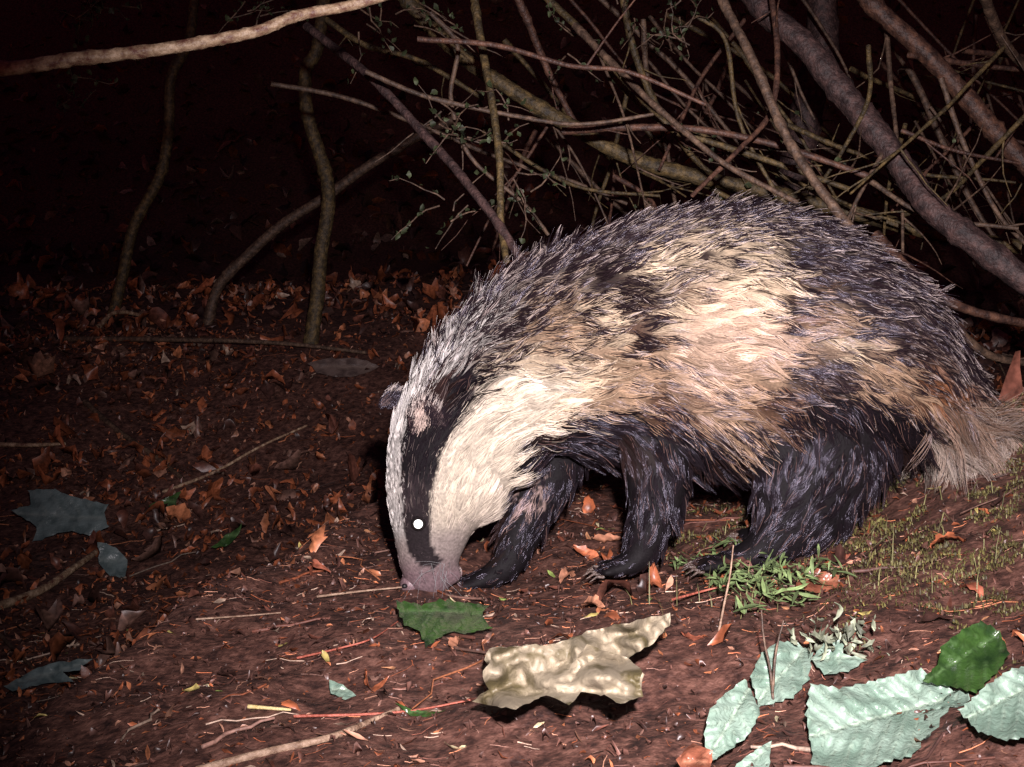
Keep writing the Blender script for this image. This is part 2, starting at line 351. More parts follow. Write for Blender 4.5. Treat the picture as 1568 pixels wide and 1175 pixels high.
brown=leafmat('leaf_dead_brown',(.11,.035,.02),(.24,.08,.045),(.28,.12,.07),rough=.35)
dull=leafmat('leaf_dead_dull',(.05,.032,.028),(.10,.068,.058),(.12,.085,.07),rough=.5)
def gp(u,v,h=.0):
    p=ghit(u,v); p=p.copy(); p[2]+=h; return p
def outline_leaf(name,pts,y0,slope,m,amp,seed,base=.0,axis=None,teeth=0.,fold=0.,step=5,parent=None,nf=7,crump=0.):
    """leaf blade built from its own outline; slope = how far it leans back per unit height"""
    pts=np.array(pts,float); bd=[]
    for i in range(len(pts)):
        a=pts[i];b=pts[(i+1)%len(pts)]; d=b-a; ln=np.linalg.norm(d); nn=np.array([d[1],-d[0]])/ln
        if teeth>0:
            n=max(1,int(ln/14))
            for k in range(n):
                bd.append(a+d*(k/n)+rng.normal(size=2)*.6); bd.append(a+d*((k+.75)/n)-nn*teeth*rng.uniform(.5,1.3))
        else:
            n=max(2,int(ln/7))
            for t in np.linspace(0,1,n,endpoint=False): bd.append(a+d*t+rng.normal(size=2)*1.0)
    bd=np.array(bd); nb=len(bd); mn=bd.min(0);mx=bd.max(0)
    gx,gy=np.meshgrid(np.arange(mn[0],mx[0],step),np.arange(mn[1],mx[1],step)); g=np.stack([gx.ravel(),gy.ravel()],-1)+rng.normal(size=(gx.size,2))*.8
    vs=[Vector(p) for p in bd]+[Vector(p) for p in g]
    res=geometry.delaunay_2d_cdt(vs,[],[list(range(nb))],1,1e-4)
    q=np.array([list(v) for v in res[0]]); F=np.array([f for f in res[2] if len(f)==3])
    r=np.random.default_rng(seed)
    Y=y0+(mx[1]-q[:,1])/1000*slope
    ridge=np.zeros(len(q))
    for k in range(nf):
        a=r.uniform(0,3.14); ph=r.uniform(0,6.28); f=r.uniform(.010,.045)
        ridge+=np.abs(((q@np.array([math.cos(a),math.sin(a)]))*f/2+ph)%1-.5)*(.02/f)
    Y=Y-ridge*amp
    if crump>0:
        Y=Y-crump*(np.abs(vnoise(q[:,0]/60,q[:,1]/45,seed+1)-.5)*2+.4*np.abs(vnoise(q[:,0]/24,q[:,1]/24,seed+2)-.5)*2)
    if axis is None: axis=((mn[0],(mn[1]+mx[1])/2),(mx[0],(mn[1]+mx[1])/2))
    A0=np.array(axis[0],float);A1=np.array(axis[1],float); ax=(A1-A0)/np.linalg.norm(A1-A0)
    al=(q-A0)@ax; pe=(q-A0)@np.array([-ax[1],ax[0]]); ap=np.abs(pe)
    vein=np.clip(1.3-ap/2.6,0,1); sd=np.abs(((al-ap*.75)/26)%1-.5)*26; vein=np.maximum(vein,np.clip(1-sd/2.2,0,1)*.6)
    Y=Y-fold*ap/1000+ .0025*np.cos((al-ap*.75)/26*6.28)
    V=np.array([W(u,v,y) for (u,v),y in zip(q,Y)])
    V[:,2]+=base
    V[:,2]=np.maximum(V[:,2],G(V[:,0],V[:,1])+.002)
    return mkmesh(name,V,F,m,extra={'vein':vein},parent=parent)
def oleaf(name,pts,m,slope=1.0,amp=.01,axis=None,teeth=0,fold=.2,dy=0,seed=1,step=5,parent=None,nf=7,crump=0):
    p=np.array(pts); y0=ghit(p[:,0].mean(),min(p[:,1].max(),1190))[1]+dy
    return outline_leaf(name,pts,y0,slope,m,amp,seed,axis=axis,teeth=teeth,fold=fold,step=step,parent=parent,nf=nf,crump=crump)
oleaf('sycamore_leaf',[(603,918),(650,926),(672,916),(700,920),(750,926),(738,942),(756,962),(712,972),(690,968),(652,992),(640,966),(618,958)],green,1.6,.008,axis=((756,940),(605,935)),teeth=2.5,seed=3)
oleaf('sycamore_leaf',[(12,782),(48,772),(42,750),(85,748),(112,760),(166,772),(160,790),(168,806),(140,822),(105,814),(82,820),(48,832),(56,806)],blue,1.2,.012,axis=((165,795),(15,785)),teeth=2,seed=4)
oleaf('sycamore_leaf',[(150,830),(178,838),(196,858),(192,884),(168,882),(152,862)],blue,1.2,.012,seed=5)
oleaf('long_leaf',[(5,1052),(50,1026),(90,1014),(142,1009),(122,1026),(96,1030),(112,1044),(70,1046),(20,1058)],blue,1.2,.01,axis=((5,1052),(140,1012)),seed=6)
oleaf('sycamore_leaf',[(1232,1095),(1240,1046),(1290,1052),(1330,1043),(1372,1032),(1410,1023),(1440,1040),(1492,1078),(1466,1098),(1424,1130),(1396,1160),(1350,1170),(1306,1215),(1236,1215),(1242,1150)],pale,1.0,.016,axis=((1480,1062),(1232,1130)),teeth=4,seed=7,fold=.4,crump=.022,step=4)
oleaf('sycamore_leaf',[(1148,1036),(1165,1000),(1190,980),(1222,984),(1246,1000),(1240,1040),(1215,1070),(1184,1078),(1160,1084)],pale,.8,.014,axis=((1235,990),(1155,1080)),teeth=3,seed=8,dy=.03,fold=.5,crump=.015,step=4)
oleaf('sycamore_leaf',[(1140,1040),(1108,1066),(1086,1090),(1079,1130),(1086,1166),(1112,1150),(1142,1128),(1164,1092)],pale,.7,.014,axis=((1150,1050),(1085,1160)),teeth=2.5,seed=9,fold=.5,crump=.015,step=4)
oleaf('sycamore_leaf',[(1090,1215),(1140,1160),(1182,1134),(1178,1175),(1150,1215)],pale,.7,.01,axis=((1180,1140),(1110,1210)),seed=10)
oleaf('sycamore_leaf',[(1466,1088),(1510,1048),(1548,1022),(1610,1016),(1610,1125),(1542,1136),(1498,1122)],pale,.9,.014,axis=((1600,1040),(1480,1100)),teeth=3,seed=11,fold=.5,crump=.015,step=4)
oleaf('sycamore_leaf',[(1408,1046),(1436,1014),(1440,990),(1472,964),(1502,949),(1532,965),(1547,1000),(1528,1030),(1496,1062),(1450,1052)],green,.8,.014,axis=((1545,960),(1415,1045)),teeth=3,seed=12,dy=.0,fold=.35)
oleaf('sycamore_leaf',[(1240,1010),(1262,985),(1300,975),(1290,1000),(1330,1010),(1300,1030),(1262,1034)],pale,.8,.016,axis=((1240,1010),(1320,1005)),seed=13,teeth=2)
oleaf('dead_leaf',[(1218,902),(1222,880),(1252,870),(1285,884),(1282,902),(1250,908)],brown,1.2,.02,seed=14)
oleaf('dead_leaf',[(470,556),(500,548),(555,550),(582,560),(560,574),(520,578),(485,570)],dull,2.0,.02,seed=15)
oleaf('dead_leaf',[(1035,1165),(1060,1138),(1092,1150),(1088,1178),(1062,1195)],brown,1.0,.03,seed=16)
oleaf('small_green_leaf',[(606,1075),(630,1085),(684,1098),(660,1104),(628,1098)],green,1.0,.008,seed=17)
oleaf('small_green_leaf',[(504,1042),(525,1048),(546,1066),(528,1072),(508,1060)],pale,1.0,.008,seed=18)
oleaf('small_green_leaf',[(322,840),(345,820),(372,800),(366,818),(345,838)],green,1.0,.01,seed=19)
oleaf('small_green_leaf',[(228,775),(250,765),(278,752),(268,772),(240,784)],green,1.0,.01,seed=20)
dl=[(722,1074),(748,1056),(738,1035),(752,1010),(748,994),(790,990),(850,986),(868,978),(905,966),(955,955),(1000,944),(1028,940),(1026,958),(1000,985),(962,1008),(985,1030),(978,1048),(984,1066),(950,1078),(925,1064),(890,1060),(872,1080),(835,1064),(790,1086),(760,1082)]
dlo=oleaf('curled_dead_leaf',dl,beige,.9,.05,axis=((722,1074),(1028,942)),seed=5,fold=.4,step=4,nf=9,crump=.05)
oleaf('folded_lobe',[(846,1062),(858,1034),(880,1012),(900,986),(935,1000),(962,1006),(986,1032),(980,1066),(950,1078),(925,1062),(890,1068)],beige,.45,.04,axis=((850,1060),(985,1035)),seed=9,fold=.7,dy=-.022,step=4,parent=dlo,crump=.035)
oleaf('folded_tip',[(742,1010),(748,992),(800,990),(868,986),(880,1000),(850,1020),(820,1048),(790,1040),(760,1050)],beige,.4,.04,axis=((742,1000),(870,1000)),seed=21,fold=-.6,dy=.002,step=4,parent=dlo,crump=.035)
red_m=noise_mat('red_stem',(.22,.05,.03),(.4,.12,.08),60); pale_m=noise_mat('pale_stick',(.14,.08,.05),(.38,.26,.18),70)
def stick(name,pts,w,m,h=.003):
    P=np.array([gp(u,v,h) for u,v in pts]); 
    P=catmull(P,6); V,F=tube(P,np.linspace(w,w*.6,len(P)),7); mkmesh(name,V,F,m)
stick('red_leaf_stalk',[(455,1015),(520,1000),(570,985),(610,958)],.0016,red_m,.006)
stick('red_leaf_stalk',[(450,1105),(560,1102),(640,1095),(720,1080)],.0018,red_m,.006)
stick('red_leaf_stalk',[(1030,932),(1080,918),(1120,908)],.0018,red_m,.012)
stick('dry_stick',[(485,920),(550,912),(620,905)],.002,pale_m,.006)
stick('fallen_stick',[(300,1185),(400,1158),(500,1135),(560,1112),(610,1090)],.0050,pale_m,.003)
def bstick(name,pts,w,m,h=.02):
    """long fallen stick resting on two points of the ground"""
    a=gp(*pts[0],h); b=gp(*pts[-1],h); n=len(pts); P=[]
    for i,(u,v) in enumerate(pts):
        y=a[1]+(b[1]-a[1])*i/(n-1); q=W(u,v,y); q[2]=max(q[2],float(G(q[0],q[1]))+w*.7); P.append(q)
    P=catmull(np.array(P),8); V,F=tube(P,np.linspace(w,w*.6,len(P)),9); mkmesh(name,V,F,m)
bstick('fallen_stick',[(-20,940),(60,905),(120,865),(155,845)],.013,bark_l)
bstick('fallen_stick',[(130,620),(180,665),(240,710),(280,742)],.011,bark_g)
bstick('fallen_stick',[(250,758),(330,722),(400,692),(470,655)],.006,bark_l)
bstick('fallen_stick',[(-10,684),(50,684),(100,686)],.009,bark_l)
bstick('fallen_stick',[(0,975),(30,1010),(60,1035)],.005,bark_g)
stick('dry_stick',[(380,1090),(445,1095)],.0026,noise_mat('straw',(.4,.3,.1),(.6,.5,.25),50),.006)
stick('dry_stick',[(300,955),(370,950),(430,945)],.0015,pale_m,.006)
bstick('fallen_stick',[(100,522),(250,520),(420,525),(560,545)],.012,bark_g)
bstick('fallen_stick',[(150,505),(180,478),(240,492)],.012,bark_l)
def herb(name,stems,m):
    parts=[]
    for pts,y in stems:
        P=catmull(np.array([W(u,v,y+i*.01) for i,(u,v) in enumerate(pts)]),5); parts.append(tube(P,np.linspace(.0018,.0009,len(P)),6))
    V,F=merge(parts); return mkmesh(name,V,F,m)
y1=gp(1100,970)[1]
herb('plant_stalk',[([(1100,972),(1108,930),(1118,880),(1123,835)],y1)],pale_m)
y2=gp(1180,1085)[1]
herb('plant_stalk',[([(1185,1090),(1180,1030),(1170,980),(1166,935)],y2),([(1183,1060),(1188,1000),(1200,950)],y2)],bark_g)
lp=[];ly=[];
for (u0,v0,u1,v1,n) in [(1030,885,1290,908,34),(1090,930,1270,895,30),(1110,905,1240,955,24),(1030,880,1150,860,18),(1130,960,1250,915,18),(1080,915,1200,890,20)]:
    a=gp(u0,v0,.012); b=gp(u1,v1,.02)
    for k in range(n):
        t=k/n; p=a+(b-a)*t; p[2]=max(p[2],float(G(p[0],p[1]))+.006); d=(b-a)/np.linalg.norm(b-a); ang=math.atan2(d[1],d[0])
        for s in(-1,1):
            an=ang+s*.95; lp.append(p+np.array([math.cos(an),math.sin(an),0])*.010+[0,0,rng.uniform(-.005,.018)]); ly.append(an)
lp=np.array(lp);N=len(lp);L=rng.uniform(.014,.036,N)
v,f,c=leaves(lp,L,L*.17,np.array(ly)+rng.normal(size=N)*.25,.45,np.array([.15,.21,.08])*rng.uniform(.4,1.5,(N,1)),.2)
mkmesh('green_fern_sprig',v,f,mm,c)
lp=[]
p=gp(1280,1010,0)
for k in range(90):
    lp.append(W(rng.normal(1285,38),rng.normal(985,15),p[1]+rng.normal()*.03))
lp=np.array(lp);N=len(lp);L=rng.uniform(.008,.024,N)
v,f,c=leaves(lp,L,L*.35,rng.uniform(0,6.28,N),.8,np.array([.20,.22,.15])*rng.uniform(.3,1.4,(N,1)),.5,lobed=.3)
mkmesh('withered_herb',v,f,mm,c)

# ======================= BADGER =======================
bad=bpy.data.objects.new('badger',None); col.objects.link(bad)
CH=[]
def chain(sec,label,sub=6):
    A=np.array([[*W(u,v,y),ra/1000,rl/1000] for u,v,y,ra,rl in sec]); A=catmull(A,sub)
    CH.append((A[:,:3],A[:,3],A[:,4],label)); return A
def loft(A,sides=28):
    P=A[:,:3]; ra=np.maximum(A[:,3],.002); rl=np.maximum(A[:,4],.002)
    T=np.gradient(P,axis=0); T/=np.linalg.norm(T,axis=1)[:,None]
    lat=np.tile([0,1.0,0],(len(P),1)); nrm=np.cross(T,lat); nrm/=np.linalg.norm(nrm,axis=1)[:,None]; lat=np.cross(nrm,T)
    a=np.linspace(0,2*np.pi,sides,endpoint=False)
    V=P[:,None]+np.cos(a)[None,:,None]*nrm[:,None]*ra[:,None,None]+np.sin(a)[None,:,None]*lat[:,None]*rl[:,None,None]
    V=V.reshape(-1,3); n=len(P)
    i=np.arange(n-1)[:,None]*sides; j=np.arange(sides)[None]; k=(j+1)%sides
    F=np.stack([i+j,i+k,i+sides+k,i+sides+j],-1).reshape(-1,4)
    V=np.vstack([V,P[0],P[-1]]); c0=n*sides
    j=np.arange(sides); k=(j+1)%sides; e=(n-1)*sides
    T1=np.stack([np.full(sides,c0),k,j],-1); T2=np.stack([np.full(sides,c0+1),e+j,e+k],-1)
    return V,F,np.vstack([T1,T2])
torso=[(646,908,-.03,16,14),(650,897,-.03,33,24),(655,876,-.03,42,30),(657,845,-.03,50,38),(662,800,-.03,65,50),(672,745,-.03,83,64),(694,688,-.025,101,76),
(732,632,-.02,109,88),(792,582,-.01,126,104),(880,541,0,152,124),(980,522,0,178,144),(1090,516,0,196,160),(1200,521,.0,190,164),(1300,550,.0,160,152),(1380,590,.01,124,118),(1438,620,.015,80,78),(1470,645,.02,46,48)]
tail=[(1420,602,.015,52,52),(1462,645,.02,46,48),(1490,684,.02,42,44),(1504,720,.02,26,28)]
fn=[(985,590,-.05,70,45),(998,660,-.062,58,40),(1006,715,-.072,49,36),(1004,765,-.082,42,31),(994,810,-.088,32,27),(984,842,-.09,25,24),(968,860,-.09,19,25),(938,870,-.09,11,25)]
ff=[(850,600,.06,75,45),(850,670,.06,60,42),(838,725,.055,50,36),(815,775,.045,41,31),(795,822,.04,33,27),(780,858,.035,27,25),(755,880,.03,20,25),(722,890,.03,11,25)]
hn=[(1290,570,-.03,105,60),(1275,635,-.055,100,66),(1250,700,-.07,98,58),(1232,755,-.08,86,48),(1207,800,-.086,62,38),(1180,832,-.09,35,30),(1135,855,-.09,19,27),(1090,864,-.09,11,26)]
hf=[(1310,580,.07,100,60),(1300,650,.09,92,60),(1290,720,.09,76,50),(1270,770,.09,52,40),(1240,795,.09,34,32),(1190,812,.09,20,27),(1150,818,.09,12,26)]
parts=[]
for s,l in ((torso,'torso'),(tail,'tail'),(fn,'leg'),(ff,'leg'),(hn,'leg'),(hf,'leg')):
    parts.append(loft(chain(s,l)))
claws=[]
for (u,v,y) in ((935,873,-.09),(718,894,.03),(1086,866,-.09),(1148,822,.09)):
    for k in range(5):
        off=(k-2)*.0115; p=W(u,v,y)
        q0=p+[.02,off*.8,.004]; q1=p+[-.008,off*1.15,.002]; q2=p+[-.020+abs(k-2)*.004,off*1.3,-.003]
        A=np.array([[*q0,.008,.007],[*q1,.0085,.007],[*q2,.006,.006]]); A=catmull(A,4)
        parts.append(loft(A,10)); c0=q2
        claws.append(tube([c0,c0+[-.010,off*.1,.001],c0+[-.021,off*.2,-.006]],[.0028,.0022,.0005],6))
def blob(u,v,y,r):
    p=W(u,v,y); A=np.array([[*(p+[-r[0]*math.cos(t)/1000,0,0]),max(r[1]*math.sin(t),.3)/1000,max(r[2]*math.sin(t),.3)/1000] for t in np.linspace(0.05,3.09,10)])
    return loft(A,16)
parts.append(blob(722,735,-.03,(55,75,64)))
parts.append(blob(770,680,-.02,(60,75,74)))
parts.append(blob(690,880,-.03,(20,15,20)))
Vs=[];Fq=[];Ft=[];o=0
for v,q,tt in parts: Vs.append(v);Fq.append(q+o);Ft.append(tt+o);o+=len(v)
ob=mkmesh('body_src',np.vstack(Vs),[np.vstack(Fq),np.vstack(Ft)],gm)
m1=ob.modifiers.new('r','REMESH'); m1.mode='VOXEL'; m1.voxel_size=.006
m2=ob.modifiers.new('s','SMOOTH'); m2.factor=.5; m2.iterations=12
dg=bpy.context.evaluated_depsgraph_get(); ev=ob.evaluated_get(dg); me=bpy.data.meshes.new_from_object(ev)
bpy.data.objects.remove(ob)
nv=len(me.vertices); co=np.empty(nv*3,np.float32); me.vertices.foreach_get('co',co); co=co.reshape(-1,3).astype(float)
me.calc_loop_triangles(); nt_=len(me.loop_triangles); tri=np.empty(nt_*3,np.int32); me.loop_triangles.foreach_get('vertices',tri); tri=tri.reshape(-1,3)
no=np.empty(nv*3,np.float32); me.vertices.foreach_get('normal',no); no=no.reshape(-1,3).astype(float)
bvh=BVHTree.FromPolygons([Vector(c) for c in co],[tuple(t) for t in tri])
SP=[];ST=[];SR=[];SL=[]
for P,ra,rl,lab in CH:
    T=np.gradient(P,axis=0);T/=np.linalg.norm(T,axis=1)[:,None]
    SP.append(P);ST.append(T);SR.append((ra+rl)/2);SL+= [{'torso':0,'tail':1,'leg':2}[lab]]*len(P)
SP=np.vstack(SP);ST=np.vstack(ST);SR=np.concatenate(SR);SL=np.array(SL)
def field(R):
    D=np.zeros_like(R);lab=np.zeros(len(R));
    for a in range(0,len(R),4000):
        r=R[a:a+4000]; d=np.linalg.norm(r[:,None]-SP[None],axis=2)/ (SR[None]+.01)
        w=1/(d+.15)**9; w/=w.sum(1,keepdims=True)
        D[a:a+4000]=w@ST; lab[a:a+4000]=w@(SL==2)
    D/=np.linalg.norm(D,axis=1)[:,None]+1e-9
    return D,lab
def inpoly(u,v,poly):
    c=np.zeros(len(u),bool); n=len(poly);j=n-1
    for i in range(n):
        xi,yi=poly[i];xj,yj=poly[j]
        k=((yi>v)!=(yj>v))&(u<(xj-xi)*(v-yi)/(yj-yi+1e-9)+xi); c^=k; j=i
    return c
STRIPE=[(640,868),(624,848),(613,800),(609,745),(615,690),(627,652),(642,618),(662,592),(686,574),(712,562),(742,566),(732,600),(712,636),(690,668),(670,704),(659,745),(654,795),(660,835),(676,860),(660,872)]
UNDER=[(735,900),(742,850),(752,810),(775,750),(800,700),(835,655),(880,638),(950,634),(1040,650),(1100,674),(1150,682),(1195,650),(1240,612),(1300,592),(1370,606),(1400,640),(1440,720),(1400,980),(735,980)]
WH=(.62,.58,.54);CK=(.68,.585,.46);CR=(.68,.53,.37);PK=(.66,.465,.34);BF=(.47,.31,.20);BR=(.19,.098,.06);DK=(.08,.05,.045);RU=(.24,.10,.045);GY=(.38,.31,.28)
AN=[(590,700,WH,0),(605,640,WH,.0),(585,800,WH,0),(612,850,GY,0),(640,590,WH,.25),(680,540,WH,.5),(720,500,WH,.8),(710,545,WH,.5),(650,560,WH,.4),(690,500,WH,.8),(760,545,CR,.65),(745,530,GY,.8),
(700,720,CK,0),(690,780,CK,0),(690,840,GY,0),(700,870,GY,.0),(760,640,CK,0),(740,690,CK,0),(830,600,CK,0),(800,565,CR,.4),(870,565,CR,.3),(880,600,CR,.1),(950,600,BF,.25),(770,600,CK,0),(900,625,BF,.35),
(740,450,GY,.9),(780,430,GY,1),(850,400,GY,1),(850,480,BF,.75),(950,360,GY,1),(1050,335,GY,1),(1130,330,GY,1),(1250,370,GY,1),(1350,430,GY,1),(1440,500,GY,1),(1480,560,GY,.9),(820,520,BF,.65),
(890,480,CR,.25),(925,505,CR,.3),(860,510,BF,.45),(920,545,BF,.35),(940,420,DK,.95),(975,450,DK,.9),(965,495,BR,.7),(1000,415,CR,.15),(1035,400,CR,.2),(1090,365,CR,.55),(1120,380,CR,.25),(1150,425,CR,.05),(1080,430,CR,.1),(1020,470,CR,.05),(1070,500,PK,0),(1150,490,PK,.05),(1195,520,PK,.2),(1110,540,PK,.0),(1060,560,PK,.1),(1000,555,BF,.35),(1130,590,BF,.2),(1190,560,BF,.3),(1080,395,DK,.7),(1165,395,CR,.5),(1050,440,BR,.6),(1105,465,PK,0),(1180,460,CR,.3),(960,560,BF,.35),
(1210,390,DK,1),(1220,440,BR,.75),(1270,420,DK,.9),(1225,490,BR,.5),(1290,525,CR,.25),(1275,505,BF,.3),(1350,560,BF,.2),(1375,590,BF,.3),(1245,570,DK,.7),(1290,580,DK,.8),(1330,480,DK,.9),(1330,525,DK,.7),(1400,530,DK,.8),(1400,575,DK,.6),(1430,590,RU,.3),(1455,600,RU,.3),(1410,625,BR,.4),(1000,620,BR,.6),(1100,635,BF,.4),(1180,615,BR,.6)]
ANP=np.array([(a[0],a[1]) for a in AN],float);ANC=np.array([(*a[2],a[3]) for a in AN])
def pelage(R,lab,D=None,jit=1.0):
    """object-space pelage map, mirrored about the animal's sagittal plane"""
    s=1-np.abs(R[:,1])/2
    u=784+1000*R[:,0]/s; v=380-(R[:,2]-EYE)/s*1000
    headw=np.where(u<760,.35+.65*sm(680,590,v),1)
    jl=rng.normal(size=len(R))*17*jit*np.maximum(headw,.7)   # jitter along the lie of the coat -> streaky edges
    rj=rng.normal(size=(len(R),2))*4.5*jit
    ax=(n3(R,6,31)*9+n3(R,16,33)*6)*headw+rj[:,0]; ay=(n3(R,7,32)*7+n3(R,17,34)*5)*headw+rj[:,1]
    uu=u+ax; vv=v+ay
    if D is not None: uu=uu+D[:,0]*jl; vv=vv-D[:,2]*jl
    d=np.sqrt((uu[:,None]-ANP[None,:,0])**2+(vv[:,None]-ANP[None,:,1])**2)
    w=1/(d+7)**4; w/=w.sum(1,keepdims=True); C=w@ANC
    g=C[:,3]; C=C[:,:3]
    st=inpoly(uu,vv,STRIPE)
    blk=st|((inpoly(uu,vv,UNDER))&(lab<2))
    legblk=(lab>.5)&(vv>618+.12*np.maximum(1300-uu,0)); blk=blk|legblk
    brn=n3(R,8,77)>.9
    C=np.where(blk[:,None],np.where(brn[:,None],np.array([.020,.011,.010]),np.array([.010,.007,.009])),C)
    C=np.where((st&(v>740))[:,None],np.array([.028,.020,.022]),C)
    g=np.where(blk,0,g)
    patch=(lab>.5)&(((uu-815)/24)**2+((vv-765)/36)**2<1)&(rng.uniform(size=len(R))<.5)
    C=np.where(patch[:,None],np.array([.36,.25,.22]),C)
    muz=sm(835,880,v)*(u<705)*(lab<.5)*(~blk)
    C=C*(1-muz[:,None])+np.array([.26,.18,.185])*muz[:,None]
    nose=(v>878)&(u<705)&(lab<.5)
    C=np.where(nose[:,None],np.array([.24,.16,.17]),C)
    return C,g,u,v,blk,nose
Dv,lv_=field(co)
Cv,gv,_,_,_,_=pelage(co,lv_,None,.0)
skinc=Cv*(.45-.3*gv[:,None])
a=me.attributes.new('Col','FLOAT_COLOR','POINT'); cc=np.ones((nv,4),np.float32);cc[:,:3]=skinc; a.data.foreach_set('color',cc.ravel())
me.polygons.foreach_set('use_smooth',np.full(len(me.polygons),True))
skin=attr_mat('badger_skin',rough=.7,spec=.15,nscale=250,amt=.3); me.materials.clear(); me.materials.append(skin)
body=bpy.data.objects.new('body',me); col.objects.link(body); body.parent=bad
hm,nt,b=mat('badger_fur'); at=nd(nt,'ShaderNodeAttribute',attribute_name='hcol'); nt.links.new(at.outputs['Color'],b.inputs['Base Color'])
b.inputs['Roughness'].default_value=.24; b.inputs['Specular IOR Level'].default_value=.32; b.inputs['Specular Tint'].default_value=(.85,.80,1,1)
def make_hair(name,P,R,C):
    N,K,_=P.shape; cu=bpy.data.hair_curves.new(name); cu.add_curves([K]*N)
    def at(n,t): 
        x=cu.attributes.get(n); return x if x else cu.attributes.new(n,t,'POINT')
    at('position','FLOAT_VECTOR').data.foreach_set('vector',P.astype(np.float32).ravel())
    at('radius','FLOAT').data.foreach_set('value',R.astype(np.float32).ravel())
    c=np.ones((N,K,4),np.float32); c[...,:3]=C; at('hcol','FLOAT_COLOR').data.foreach_set('color',c.ravel())
    cu.materials.append(hm); ob=bpy.data.objects.new(name,cu); col.objects.link(ob); ob.parent=bad; return ob
A_=np.linalg.norm(np.cross(co[tri[:,1]]-co[tri[:,0]],co[tri[:,2]]-co[tri[:,0]]),axis=1)/2
cen=co[tri].mean(1)
wt=A_*np.where(cen[:,0]<-.02,1.8,1.0)*np.where(cen[:,1]>.05,.22,1)*np.where((cen[:,0]>.62)&(cen[:,2]<.34),2.8,1)
NH=110000
ti=rng.choice(nt_,NH,p=wt/wt.sum()); r1=np.sqrt(rng.uniform(size=NH)); r2=rng.uniform(size=NH)
bc=np.stack([1-r1,r1*(1-r2),r1*r2],-1)
R0=(co[tri[ti]]*bc[:,:,None]).sum(1); Nn=(no[tri[ti]]*bc[:,:,None]).sum(1); Nn/=np.linalg.norm(Nn,axis=1)[:,None]
D,lab=field(R0)
C,g,u,v,blk,nose=pelage(R0,lab,D)
headf=np.clip(sm(560,700,v)*(1-sm(700,840,u)),0,1)*(lab<.5)
tailf=sm(1400,1445,u)*sm(590,645,v)*(lab<.5)
length=.047*np.ones(NH)
length=length*(1-headf)+ .021*headf
length=np.where(headf>.9,np.where(v>820,.007,np.where((u>680)|blk,.020,.012)),length)
belly=sm(600,680,v)*(lab<.5)*(1-headf)*(u>850)*(1-tailf); length*=1+.5*belly
legf=lab*sm(640,740,v); length=length*(1-legf)+.032*legf
length=np.where((lab>.5)&(v>835),.012,length)
length=length*(1-tailf)+.098*tailf
length*=rng.uniform(.6,1.25,NH)
nape=np.exp(-(((u-730)/75)**2+((v-440)/75)**2)); length*=1+.3*nape
guard=(rng.uniform(size=NH)<.05)&(Nn[:,2]>.35)&(headf<.3)&(lab<.5)   # stiff dorsal guard hairs
grav=np.array([0,0,-1.0]); gw=((.22+.5*belly)*(1-headf)*(1-lab))[:,None]
Dt=D-(D*Nn).sum(1)[:,None]*Nn
Dt=Dt+gw*(grav-(Nn@grav)[:,None]*Nn)
jx=np.stack([n3(R0,5,41),n3(R0,5,42),n3(R0,5,43)],-1)*.14+np.stack([n3(R0,20,44),n3(R0,20,45),n3(R0,20,46)],-1)*.13*(1-headf)[:,None]
Dt=Dt+jx; Dt=Dt-(Dt*Nn).sum(1)[:,None]*Nn; Dt/=np.linalg.norm(Dt,axis=1)[:,None]+1e-9
lift0=.33-.02*headf+.3*nape+rng.normal(size=NH)*.06+.35*guard
K=5; ts=np.linspace(0,1,K)
P=np.zeros((NH,K,3)); P[:,0]=R0-Nn*.002
phase=n3(R0,9,51)*4; lat=np.cross(Nn,Dt)
gi=rng.choice(NH,4200,replace=False); kd=kdtree.KDTree(len(gi))
for a_,i_ in enumerate(gi): kd.insert(R0[i_],a_)
kd.balance(); own=np.array([gi[kd.find(R0[k])[1]] for k in range(NH)])
spr=rng.normal(size=(NH,3)); spr=.75*spr[own]+.35*spr
spread=spr*(.42*tailf+.14*(1-headf))[:,None]; lift0+=.32*tailf
for k in range(1,K):
    t=ts[k]; al=lift0*(1-(.95-.5*guard)*t)
    d=Dt*np.cos(al)[:,None]+Nn*np.sin(al)[:,None]+lat*(.26*np.cos(phase+t*6.5)*(1-headf))[:,None]+grav*((.35*tailf+.4*belly)*t)[:,None]+rng.normal(size=(NH,3))*.035+spread
    d/=np.linalg.norm(d,axis=1)[:,None]; P[:,k]=P[:,k-1]+d*(length/(K-1))[:,None]
cs=(.95*(1-.4*headf)*(1-.1*tailf))*rng.uniform(.65,1.1,NH)*np.where(guard,.3,1); cs=np.clip(cs,0,.97)*(np.linalg.norm(R0-R0[own],axis=1)<.03)
rel=P[own]-P[own][:,:1]; tgt=R0[own][:,None]+rel*(length/length[own])[:,None,None].clip(.7,1.4)
w=cs[:,None]*ts[None]**1.0
P=P+(tgt-P)*w[:,:,None]
same=(rng.uniform(size=NH)<.65*(1-headf))&(blk==blk[own])
C=np.where(same[:,None],C[own],C); g=np.where(same,g[own],g)
cl=rng.normal(size=NH)[own]; tone=(1+.24*cl*(1-.3*headf)+.15*rng.normal(size=NH)).clip(.35,1.35)
Ck=np.repeat(C[:,None],K,1)*tone[:,None,None]
ns=np.minimum(1,g*2.2)
gg=(g+(.22*cl+rng.normal(size=NH)*.1)*ns).clip(0,1)
onset=.72-.55*gg; endb=.80+.08*rng.normal(size=NH)
dark=(ts[None]>onset[:,None])&(ts[None]<endb[:,None])&(gg[:,None]>.15)
allb=(rng.uniform(size=NH)<(.72*gg-.08))
Ck=np.where(dark[...,None],np.array([.018,.011,.013]),Ck)
